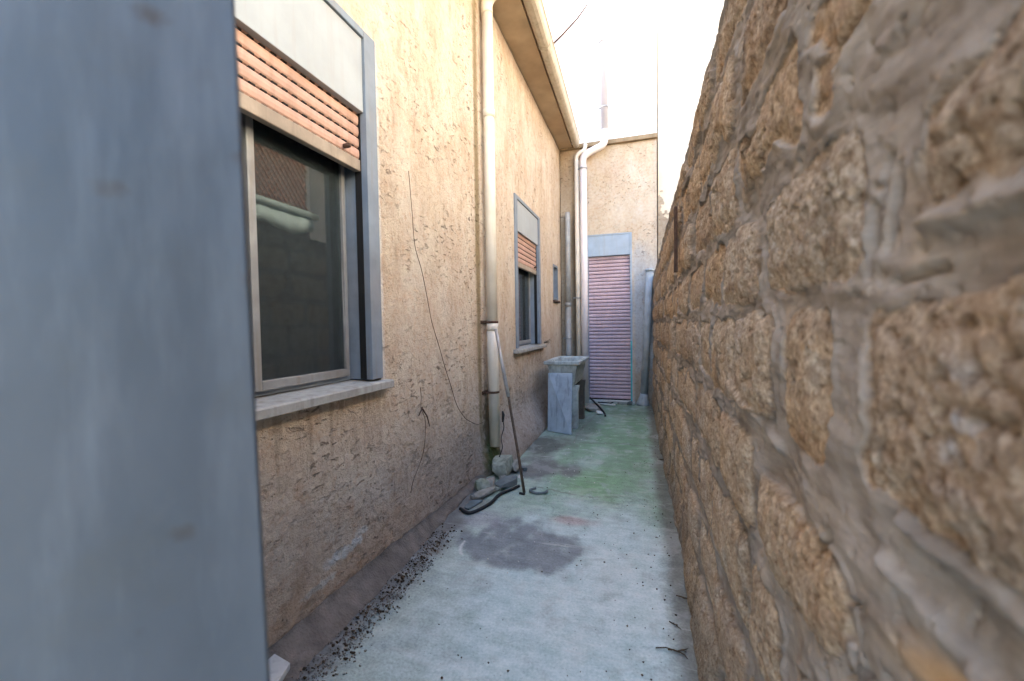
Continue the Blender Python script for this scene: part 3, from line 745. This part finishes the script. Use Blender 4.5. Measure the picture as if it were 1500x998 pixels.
hmo = -.004+.020*fbm(Y*3.2, Z*3.2, 134, 3)+.013*trow+.004*fbm(Y*14+Z*9, Z*34-Y*6, 139, 4)-.016*(1-sstep(0, .035, crkf))*sstep(.0, .25, fbm(Y*2.2, Z*2.2, 135))
lip = .005*np.exp(-((dist+.010)/.007)**2)*sstep(-.2, .3, fbm(Y*7, Z*7, 136))
h = hst*(1-mort)+(hmo+lip)*mort
h += .006*fbm(Y*.9, Z*.9, 137, 2); h *= 1-.5*sstep(.12, .0, top-Z)
# weathering leans harder near the foot
h += .022*sstep(.22, 0, Z)
h -= .006*mort*sstep(.30, .5, fbm(Y*55, Z*55, 161, 3))
h += .0014*mort*fbm(Y*60, Z*60, 162, 3)
# long smeared mortar lips cast over the near lower joints
def sm_ridge(y0, z0, y1, z1, wdt, amp):
    t_ = np.clip(((Y-y0)*(y1-y0)+(Z-z0)*(z1-z0))/((y1-y0)**2+(z1-z0)**2), 0, 1)
    dd = np.sqrt((Y-y0-t_*(y1-y0))**2+(Z-z0-t_*(z1-z0))**2)+.006*fbm(Y*20, Z*20, 138)
    side = (Z-z0-(Y-y0)*(z1-z0)/(y1-y0))
    return amp*np.exp(-(dd/wdt)**2)*(side > -wdt*2)
for (ya_, za_, yb_, zb2, w_, dp_) in ((.515, 1.27, .500, 1.345, .0045, .020), (.532, 1.275, .522, 1.36, .004, .018), (.545, 1.25, .540, 1.32, .004, .018), (.76, 1.03, .765, 1.13, .005, .02), (.50, 1.235, .44, 1.243, .004, .015), (.36, .925, .31, .935, .007, .02), (1.16, 1.28, 1.17, 1.40, .006, .02), (.93, 1.27, .94, 1.36, .005, .02), (.62, .93, .66, .88, .005, .018)):
    t_ = np.clip(((Y-ya_)*(yb_-ya_)+(Z-za_)*(zb2-za_))/((yb_-ya_)**2+(zb2-za_)**2), 0, 1)
    dq = np.sqrt((Y-ya_-t_*(yb_-ya_))**2+(Z-za_-t_*(zb2-za_))**2)+.004*fbm(Y*30, Z*30, 152)
    h -= dp_*np.exp(-(dq/w_)**2)
h += sm_ridge(.28, 1.00, .47, 1.012, .010, .016)+sm_ridge(.50, .96, .36, .93, .010, .014)+sm_ridge(1.15, 1.05, .84, .985, .012, .016)+sm_ridge(.31, 1.275, .46, 1.285, .008, .014)
Cw = np.zeros(Y.shape+(3,)); Cw[:] = (.52, .415, .30)
layw(S0[..., 1], (.50, .365, .235), .7)
layw(sstep(.45, .9, S0[..., 2]), (.50, .43, .345), .9)
layw(sstep(.75, .95, S0[..., 3]), (.40, .31, .23), .8)
layw(sstep(.0, .5, fbm(Y*6, Z*6, 141, 4)), (.52, .35, .20), .5)
layw(sstep(.1, .5, fbm(Y*11, Z*11, 142, 4)), (.53, .46, .37), .6)
layw(hol, (.26, .17, .10), .5)
layw(sstep(.1, .45, fbm(Y*1.7+4, Z*1.7, 171, 3)), (.50, .32, .17), .45)
layw(sstep(.1, .45, fbm(Y*1.9+4, Z*2.1, 172, 3))*sstep(1.5, .9, Z), (.47, .43, .38), .55)
layw(hol2, (.30, .21, .14), .5)
layw(mort, (.285, .25, .215), .95)
layw(mort*sstep(.0, .5, fbm(Y*2.5, Z*2.5, 143, 4)), (.245, .228, .205), .85)
layw(mort*sstep(.15, .55, fbm(Y*7, Z*5, 144, 4)), (.35, .285, .22), .7)
layw(sstep(.28, .5, fbm(Y*5+9, Z*2.5, 145, 4)), (.17, .145, .115), .6)
layw(np.exp(-(((Y-.40)/.02)**2+((Z-1.12)/.05)**2))*sstep(-.2, .3, fbm(Y*40, Z*40, 146, 3)), (.50, .52, .55), .8)
layw(np.exp(-(((Z-.905-(Y-.42)*-.25)/.018)**2+((Y-.42)/.07)**2)), (.40, .24, .10), .8)
layw(sstep(.25, .5, fbm(Y*13, Z*13, 173, 4)), (.27, .20, .14), .45)
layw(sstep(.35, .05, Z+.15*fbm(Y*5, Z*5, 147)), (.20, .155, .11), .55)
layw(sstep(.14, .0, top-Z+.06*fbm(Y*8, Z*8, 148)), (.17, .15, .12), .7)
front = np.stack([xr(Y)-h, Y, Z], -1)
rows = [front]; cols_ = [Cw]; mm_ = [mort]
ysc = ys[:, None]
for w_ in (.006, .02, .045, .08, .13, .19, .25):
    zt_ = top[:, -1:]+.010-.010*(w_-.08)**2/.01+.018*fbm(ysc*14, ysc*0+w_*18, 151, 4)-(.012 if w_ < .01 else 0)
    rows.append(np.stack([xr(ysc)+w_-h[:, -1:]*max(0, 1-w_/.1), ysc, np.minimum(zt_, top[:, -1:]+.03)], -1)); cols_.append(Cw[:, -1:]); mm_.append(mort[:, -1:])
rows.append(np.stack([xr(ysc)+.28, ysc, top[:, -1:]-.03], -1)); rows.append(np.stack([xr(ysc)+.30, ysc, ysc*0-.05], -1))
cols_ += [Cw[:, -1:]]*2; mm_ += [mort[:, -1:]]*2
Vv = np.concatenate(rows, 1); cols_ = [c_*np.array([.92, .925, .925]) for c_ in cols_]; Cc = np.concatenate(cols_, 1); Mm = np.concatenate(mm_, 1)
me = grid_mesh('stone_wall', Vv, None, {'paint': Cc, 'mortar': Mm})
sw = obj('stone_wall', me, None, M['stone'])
tag(sw, 'rough tufa stone garden wall with smeared grey mortar along the right of the alley', 'wall')
# thin rusty iron strip fixed on the stone wall
b = MB(); yk = 2.48
b.box(xr(yk)-.040, xr(yk)-.022, yk-.018, yk+.018, 1.48, 1.83)
st = b.build('iron_strip', M['rust'], None, .002); tag(st, 'narrow rusty iron strip fixed upright on the stone wall', 'iron strip')

# ------------------------------------------------------------------ gate leaf close to the camera
P = Vector((-.343, .292)) + Vector((.0045, .0018)); dv = Vector((-.85, -.35)).normalized(); nv = Vector((dv.y, -dv.x))
if nv.dot(-P) < 0: nv = -nv
T = .006; Rr = .020
prof = []
cx_ = P+dv*Rr
pts2 = []
for k in range(0, 13):      # rounded nose
    a = math.pi*k/12
    pts2.append(P+dv*T/2+(nv*math.cos(a)-dv*math.sin(a))*T/2-nv*0)
far = P+dv*.85
pts2.append(far-nv*T/2); pts2.append(far+nv*(T/2+.10))
for q in (.6, .4, .3, .24, .2, .16, .12, .09, .06, .035):
    pts2.append(P+dv*(T/2+q)+nv*(T/2+.10*(1-(1-min(q/.4, 1))**2)))
b = MB()
n = len(pts2); zsq = [.03, .6, 1.2, 1.8, 2.15]
vs = []
for z in zsq:
    sh = -.015*(z-1.2)
    vs += [(p.x+sh*(-dv.x)*1.0, p.y+sh*(-dv.y), z) for p in pts2]
fs = [(i*n+j, i*n+(j+1) % n, (i+1)*n+(j+1) % n, (i+1)*n+j) for i in range(len(zsq)-1) for j in range(n)]
b.add(vs, fs, 0, False); b.add(vs, [tuple(range(n))[::-1], tuple(range((len(zsq)-1)*n, len(zsq)*n))])
g = b.build('metal_gate', M['gate'], None)
for p in g.data.polygons: p.use_smooth = abs(p.normal.z) < .5
g.data.set_sharp_from_angle(angle=math.radians(35))
tag(g, 'blue grey painted metal gate leaf with rust spots, standing open close to the camera', 'gate')

# ------------------------------------------------------------------ wash trough
tr = thing('wash_trough', 'old grey concrete wash trough standing against the house wall near the corner', 'wash trough', (-.9, 5.2, 0))
bpy.context.view_layer.update()
def T_(o): o.matrix_parent_inverse = tr.matrix_world.inverted(); return o
x0, x1, y0, y1, zt_, zb_ = -1.115, -.700, 4.75, 5.60, .79, .50
o4 = [(x0, y0), (x1, y0), (x1, y1), (x0, y1)]
def ring4(ins, z): return [(x0+ins, y0+ins, z), (x1-ins, y0+ins, z), (x1-ins, y1-ins, z), (x0+ins, y1-ins, z)]
vs = ring4(.085, zb_)+ring4(.035, zt_-.045)+ring4(0, zt_-.038)+ring4(0, zt_)+ring4(.04, zt_)+ring4(.05, zt_-.02)+ring4(.075, zb_+.05)
fs = []
for k in range(6):
    for j in range(4): fs.append((k*4+j, k*4+(j+1) % 4, (k+1)*4+(j+1) % 4, (k+1)*4+j))
fs += [(3, 2, 1, 0), (24, 25, 26, 27)]
b = MB(); b.add(vs, fs); T_(b.build('basin', M['concrete'], tr, .006))
for yy in (4.86, 5.38):
    b = MB(); b.prism([(x0+.03, 0), (x1-.05, 0), (x1-.045, .40), (x1-.03, zb_-.001), (x0+.03, zb_-.001)], yy, yy+.09, 'y')
    T_(b.build('leg', M['concrete'] if yy < 5 else M['brownpanel'], tr, .006))
# slanting board
b = MB(); q = [(-1.062, 4.668, .004), (-.772, 4.56, .004), (-.779, 4.715, .655), (-1.062, 4.735, .655)]
th = Vector((.0, .028, .004))
vs = q+[tuple(Vector(p)+th) for p in q]; vs[4] = (vs[4][0], vs[4][1], .004); vs[5] = (vs[5][0], vs[5][1], .004)
b.add(vs, [(3, 2, 1, 0), (4, 5, 6, 7), (0, 1, 5, 4), (1, 2, 6, 5), (2, 3, 7, 6), (3, 0, 4, 7)])
bo = b.build('board', M['board'], None, .005); tag(bo, 'chipped blue grey board leaning upright against the front of the wash trough', 'board')

# ------------------------------------------------------------------ pole leaning on the downpipe
pl = thing('pole', 'thin pole, metal above and brown wood below, leaning on the cream downpipe', 'pole', (-.835, 2.892, 0))
bpy.context.view_layer.update()
b = MB(); b.tube([(-.835, 2.892, .0), (-.90, 2.96, .28), (-.985, 3.05, .60), (-1.03, 3.095, .80)], [.011, .0105, .010, .009], 10)
o = b.build('wooden_shaft', M['wood'], pl); o.matrix_parent_inverse = pl.matrix_world.inverted()
b = MB(); b.tube([(-1.0, 3.065, .66), (-1.06, 3.10, .92), (-1.118, 3.135, 1.18)], [.015, .014, .012], 12)
o = b.build('metal_tube', M['tube'], pl); o.matrix_parent_inverse = pl.matrix_world.inverted()

# ------------------------------------------------------------------ wires on the wall
def wire(name, pts, rad, label, cat, mat='rust'):
    b = MB(); b.tube(spline([(XL+.016+.004*math.sin(i*2.1), y, z) for i, (y, z) in enumerate(pts)], 6), rad, 6)
    o = b.build(name, M[mat], None); tag(o, label, cat); return o
wire('wire', [(2.08, 2.06), (2.10, 1.85), (2.135, 1.664), (2.198, 1.533), (2.25, 1.38), (2.315, 1.233), (2.397, 1.078), (2.46, .95), (2.55, .825), (2.638, .667), (2.75, .56), (2.866, .503), (3.0, .45), (3.13, .44)], .0019,
     'long thin dark wire hanging in a curve down the ochre wall to the downpipe', 'wire')
wire('string', [(2.152, .859), (2.155, .80), (2.162, .734), (2.20, .66), (2.19, .56), (2.173, .467), (2.109, .404), (2.047, .351), (2.03, .29)], .0015,
     'short knotted string hanging low on the ochre wall below the wire', 'string')
b = MB(); b.tube([(XL+.02, 2.16, .735), (XL+.03, 2.20, .68), (XL+.02, 2.245, .61)], [.006, .004, .002], 6); b.tube([(XL+.02, 2.165, .74), (XL+.026, 2.11, .70)], [.005, .002], 6)
tag(b.build('twig', M['rust']), 'dark twig caught in the knot of the string on the wall', 'twig')
# cord dangling by the downpipe foot
b = MB(); b.tube(spline([(-1.125, 3.29, .42), (-1.12, 3.30, .36), (-1.135, 3.27, .28), (-1.12, 3.25, .20), (-1.15, 3.2, .10)], 5), .004, 6); b.tube([(-1.125, 3.29, .50), (-1.12, 3.29, .47), (-1.125, 3.29, .41)], [.006, .013, .008], 8)
tag(b.build('plug_cord', M['black']), 'short black cord with a plug dangling in front of the downpipe foot', 'cord')
# twig over the gutter
b = MB(); b.tube([(gb(4.3)+.01, 4.3, 4.04), (gb(4.3)+.10, 4.33, 4.13), (gb(4.3)+.24, 4.36, 4.27), (gb(4.3)+.34, 4.38, 4.40)], [.011, .010, .008, .006], 8)
tag(b.build('metal_rod', M['rust']), 'short dark metal rod sticking up and out from the gutter', 'rod')
# dry tuft on the second sill
b = MB(); rs = random.Random(11)
for k in range(11):
    a = rs.uniform(-.7, .7); L_ = rs.uniform(.05, .13); p0 = Vector((XL+.03, 5.22, .98)); 
    p1 = p0+Vector((rs.uniform(.0, .06), math.cos(a)*L_*.9, abs(math.sin(a))*L_*.6)); p2 = p1+Vector((.01, rs.uniform(-.02, .05), rs.uniform(-.05, .02)))
    b.tube([p0, p1, p2], [.004, .003, .0015], 5)
tag(b.build('dry_tuft', M['wood']), 'dry brown plant tuft lodged at the far end of the second window sill', 'dry plant')

# ------------------------------------------------------------------ rubble by the downpipe
def rock(name, loc, size, rot, mat, seed, label, cat='stone', group=None, rough=.35):
    import bmesh
    bm = bmesh.new(); bmesh.ops.create_cube(bm, size=2)
    bmesh.ops.subdivide_edges(bm, edges=bm.edges[:], cuts=5, use_grid_fill=True)
    r_ = np.random.RandomState(seed)
    P_ = np.array([v.co for v in bm.verts]); 
    nrm = P_/np.linalg.norm(P_, axis=1, keepdims=True)
    P2 = P_*.72+nrm*.42
    cut = r_.randn(7, 3); cut /= np.linalg.norm(cut, axis=1, keepdims=True)
    for c in cut:
        d = P2@c; lim = .72+.25*r_.rand(); over = np.maximum(d-lim, 0); P2 -= over[:, None]*c
    P2 += (rough*.22*fbm(P2[:, 0]*2.2+P2[:, 2], P2[:, 1]*2.2+P2[:, 2]*1.3, seed, 3))[:, None]*nrm
    ca, sa = math.cos(rot), math.sin(rot)
    P2 = P2*np.array(size)/2; P2[:, 2] -= P2[:, 2].min()
    for v, p in zip(bm.verts, P2):
        v.co = (loc[0]+p[0]*ca-p[1]*sa, loc[1]+p[0]*sa+p[1]*ca, loc[2]+p[2])
    me = bpy.data.meshes.new(name); bm.to_mesh(me); bm.free()
    for p in me.polygons: p.use_smooth = True
    me.set_sharp_from_angle(angle=math.radians(32))
    o = obj(name, me, None, mat); tag(o, label, cat, group); return o
rock('stone', (-1.10, 3.20, -.002), (.16, .20, .13), .3, M['mossy'], 1, 'mossy pale lump of rubble right under the broken downpipe', 'rubble')
rock('stone', (-1.02, 3.28, -.002), (.08, .09, .10), .9, M['rock'], 2, 'small pinkish grey stone standing beside the mossy lump', 'rubble')
rock('slate', (-1.00, 2.99, -.002), (.12, .23, .045), -.55, M['slate'], 3, 'flat dark slate slab lying below the mossy lump', 'slate', rough=.12)
rock('stone', (-1.085, 2.76, -.002), (.06, .18, .045), -.35, M['rock'], 4, 'long pale wedge of broken concrete lying near the wall', 'rubble', rough=.2)
rock('stone', (-1.12, 2.60, -.004), (.07, .15, .02), -.25, M['slate'], 5, 'thin dark flake lying nearest the camera in the rubble', 'rubble', rough=.1)
rock('stone', (-1.15, 2.87, -.002), (.10, .12, .07), .7, M['mossy'], 6, 'greenish stone tucked between slate and house wall', 'rubble')
rock('stone', (-1.13, 2.98, -.002), (.07, .10, .05), .2, M['rock'], 12, 'small grey stone against the wall behind the slate slab', 'rubble')
for k, (x_, y_, s_, mt_, lb_) in enumerate([(-1.06, 3.10, .05, 'rock', 'fist sized grey rubble bit between slate and mossy lump'), (-.94, 3.16, .035, 'whitebit', 'small white fragment right of the mossy lump'),
        (-1.15, 2.70, .04, 'rock', 'small rubble bit against the wall beside the pale wedge'), (-1.03, 2.88, .035, 'mossy', 'little green stained pebble on the near side of the slate'), (-.96, 3.34, .045, 'slate', 'dark pebble behind the rubble near the wet floor stain')]):
    rock('pebble', (x_, y_, -.002), (s_*1.2, s_, s_*.7), k*1.3, M[mt_], 40+k, lb_, 'rubble', rough=.5)
b = MB(); b.tube(spline([(-1.16, 2.50, .012), (-1.07, 2.46, .012), (-1.0, 2.62, .012), (-.985, 2.78, .014), (-.93, 2.90, .014), (-.90, 2.98, .01)], 6), .011, 8)
tag(b.build('rubber_hose', M['black']), 'thin black hose curving round the rubble under the downpipe', 'hose')
b = MB(); b.tube(spline([(-.86, 2.86, .006), (-.82, 2.85, .006)], 3), .010, 8)
tag(b.build('rubber_scrap', M['black']), 'black rubber scrap under the foot of the leaning pole', 'scrap')
b = MB(); b.tube(spline([(-.77, 2.97, .010), (-.80, 2.92, .012), (-.75, 2.88, .012), (-.69, 2.90, .012), (-.68, 2.95, .008)], 5), .009, 8)
tag(b.build('bent_scrap', M['slate']), 'bent grey scrap ring lying right of the pole foot', 'scrap')
# objects by the end door
rock('rag', (-.70, 6.02, -.002), (.22, .30, .07), .4, M['rock'], 21, 'crumpled grey rag heap on the floor behind the wash trough', 'rag')
rock('white_lump', (-.585, 5.72, -.002), (.08, .07, .05), .4, M['whitebit'], 22, 'white lump on the green floor beside the trough', 'litter')
b = MB(); b.tube(spline([(-.78, 6.3, .12), (-.70, 6.1, .10), (-.60, 5.9, .06), (-.52, 5.75, .008), (-.50, 5.6, .006)], 5), .013, 8)
tag(b.build('black_pipe', M['black']), 'black hose bent over the rag heap beside the trough', 'hose')
b = MB(); b.tube([(-.56, 6.50, .05), (-.22, 6.48, .05)], .012, 8)
tag(b.build('white_rod', M['whitebit']), 'white plastic rod lying across the foot of the door', 'rod')
b = MB(); b.tube([(-.66, 6.38, .02), (-.42, 6.33, .02)], .016, 8)
tag(b.build('white_rod', M['whitebit']), 'shorter white strip on the floor in front of the door rod', 'rod')
b = MB(); b.tube(spline([(-.68, 6.42, .04), (-.6, 6.45, .03), (-.5, 6.42, .03), (-.46, 6.46, .04)], 5), .010, 6)
tag(b.build('cable', M['black']), 'short black cable lying left at the door threshold', 'cable')
rock('dark_lump', (-.22, 6.47, -.0), (.08, .06, .06), 0, M['slate'], 23, 'small dark lump at the right end of the door threshold', 'litter')
# marble slab end at lower left
b = MB(); b.prism([(-1.29, 1.128), (-1.15, 1.10), (-1.10, .95), (-1.10, .55), (-1.29, .55)], .052, .075, 'z')
tag(b.build('marble_slab', M['marble'], None, .003), 'corner of a pale marble slab by the foot of the house wall beside the gate', 'slab')

# ------------------------------------------------------------------ twigs, leaves and small litter
def twigs(loc, n, sc, seed, label):
    r_ = random.Random(seed); b = MB()
    main = None
    for k in range(n):
        p = Vector((loc[0]+r_.gauss(0, .35)*sc, loc[1]+r_.gauss(0, .35)*sc, .004+r_.random()*.006)); a = r_.uniform(-.9, .7); L_ = r_.uniform(.3, 1.1)*sc
        if main: p = main[0].lerp(main[1], r_.uniform(.1, .95)); L_ *= .6
        d = Vector((math.cos(a), math.sin(a), r_.uniform(0, .08)))*L_
        if main is None: d *= 1.5; main = (p, p+d)
        b.tube([p, p+d*.5+Vector((r_.uniform(-.1, .1)*sc, r_.uniform(-.1, .1)*sc, .003)), p+d], [.0022, .0025, .001], 5)
    o = b.build('twig', M['leaf']); tag(o, label, 'twigs'); return o
twigs((.085, 1.90), 5, .09, 1, 'long dark twig lying on the floor near the stone wall')
twigs((.055, 1.78), 4, .04, 2, 'small curled twig just in front of the long dark one')
twigs((.03, 1.575), 9, .07, 3, 'tangled clump of dark twigs closest to the camera by the stone wall')
twigs((.105, 3.9), 6, .07, 4, 'dark twigs on the green floor beside the stone wall')
def chips(name, n, fn, size, mat, label, cat, seed, kind='stuff'):
    r_ = random.Random(seed); b = MB()
    for k in range(n):
        x, y = fn(r_); s_ = r_.uniform(*size); a = r_.random()*6.28; asp = r_.uniform(.4, 1)
        z0 = .003; pts = []
        for j in range(5):
            w_ = a+j*1.2566; q_ = s_*r_.uniform(.6, 1.2); pts.append((x+math.cos(w_)*q_, y+math.sin(w_)*q_*asp, z0+r_.random()*s_*.5))
        topv = (x, y, z0+s_*r_.uniform(.4, .9)); b.add(pts+[topv, (x, y, -.002)], [(j, (j+1) % 5, 5) for j in range(5)]+[((j+1) % 5, j, 6) for j in range(5)])
    o = b.build(name, mat); tag(o, label, cat, kind=kind); return o
chips('grit', 1100, lambda q: ((lambda y: (-1.10+q.gauss(0, .04)-.02*(y-1), y))(q.uniform(.6, 2.2))), (.0015, .006), M['skirt'], 'grit and plaster crumbs along the foot of the house wall', 'grit', 1)
chips('plaster_dust', 380, lambda q: ((lambda y: (-1.06+q.gauss(0, .03)-.02*(y-1), y))(q.uniform(.6, 1.9))), (.002, .008), M['rock'], 'pale lumps of fallen plaster beside the gutter line', 'plaster lumps', 9)
chips('dead_leaves', 300, lambda q: ((lambda y: (-1.09+q.gauss(0, .045)-.02*(y-1), y))(q.uniform(.6, 2.3))), (.003, .011), M['leaf'], 'dark crumbled leaves in the gutter line at the wall foot', 'leaves', 2)
chips('floor_litter', 230, lambda q: (q.uniform(-.9, .17) if q.random() < .35 else .12-abs(q.gauss(0, .14)), .9+5.4*q.random()**1.5), (.002, .006), M['leaf'], 'scattered dark crumbs of leaf over the concrete floor', 'litter', 3)
chips('white_crumbs', 60, lambda q: (q.gauss(-.62, .2), q.uniform(1.9, 5.5)), (.002, .006), M['whitebit'], 'scattered white plaster crumbs on the floor stains', 'litter', 4)

# neighbour's terrace behind the stone wall, mirrored in the near window
sh = thing('shed', 'shed with a terracotta lattice parapet in the yard behind the stone wall', 'shed', (3, 3.5, 0))
bpy.context.view_layer.update()
def S_(o): o.matrix_parent_inverse = sh.matrix_world.inverted(); return o
b = MB(); b.box(2.3, 3.4, 1.5, 5.45, 0, 2.98); b.box(2.34, 2.42, 1.5, 5.45, 2.98, 4.3); S_(b.build('wall', M['brownpanel'], sh))
b = MB(); b.tube([(2.20, 1.45, 2.95), (2.20, 5.5, 2.95)], .055, 10); S_(b.build('gutter', M['greenrail'], sh))
b = MB()
for k in range(60):
    for sg in (-1, 1):
        ya = 0.6+k*.095; zz0, zz1 = 3.03, 4.25; yb = ya+sg*(zz1-zz0)*.8
        pts = [(2.32+.012*sg, ya+(yb-ya)*t, zz0+(zz1-zz0)*t) for t in [q/14 for q in range(15)]]
        pts = [p for p in pts if 1.5 < p[1] < 5.45]
        if len(pts) > 1: b.tube(pts, .014, 5)
S_(b.build('lattice_parapet', M['tile'], sh))
yy_ = np.arange(1.5, 5.45, .03); vs = []
for q in yy_:
    zb_ = 2.70+.07*math.sin(q*2.3)+.03*math.sin(q*7+1); xo = .02*math.sin(q*19)
    vs += [(2.21+xo*.2, q, 2.90), (2.18+xo, q, (2.9+zb_)/2), (2.20+xo, q, zb_)]
n_ = len(yy_); b = MB(); b.add(vs, [(i*3+j, i*3+3+j, i*3+4+j, i*3+1+j) for i in range(n_-1) for j in range(2)], 0, True)
o = b.build('awning_cloth', M['greenrail'], sh); sd_ = o.modifiers.new('thick', 'SOLIDIFY'); sd_.thickness = .004; S_(o)
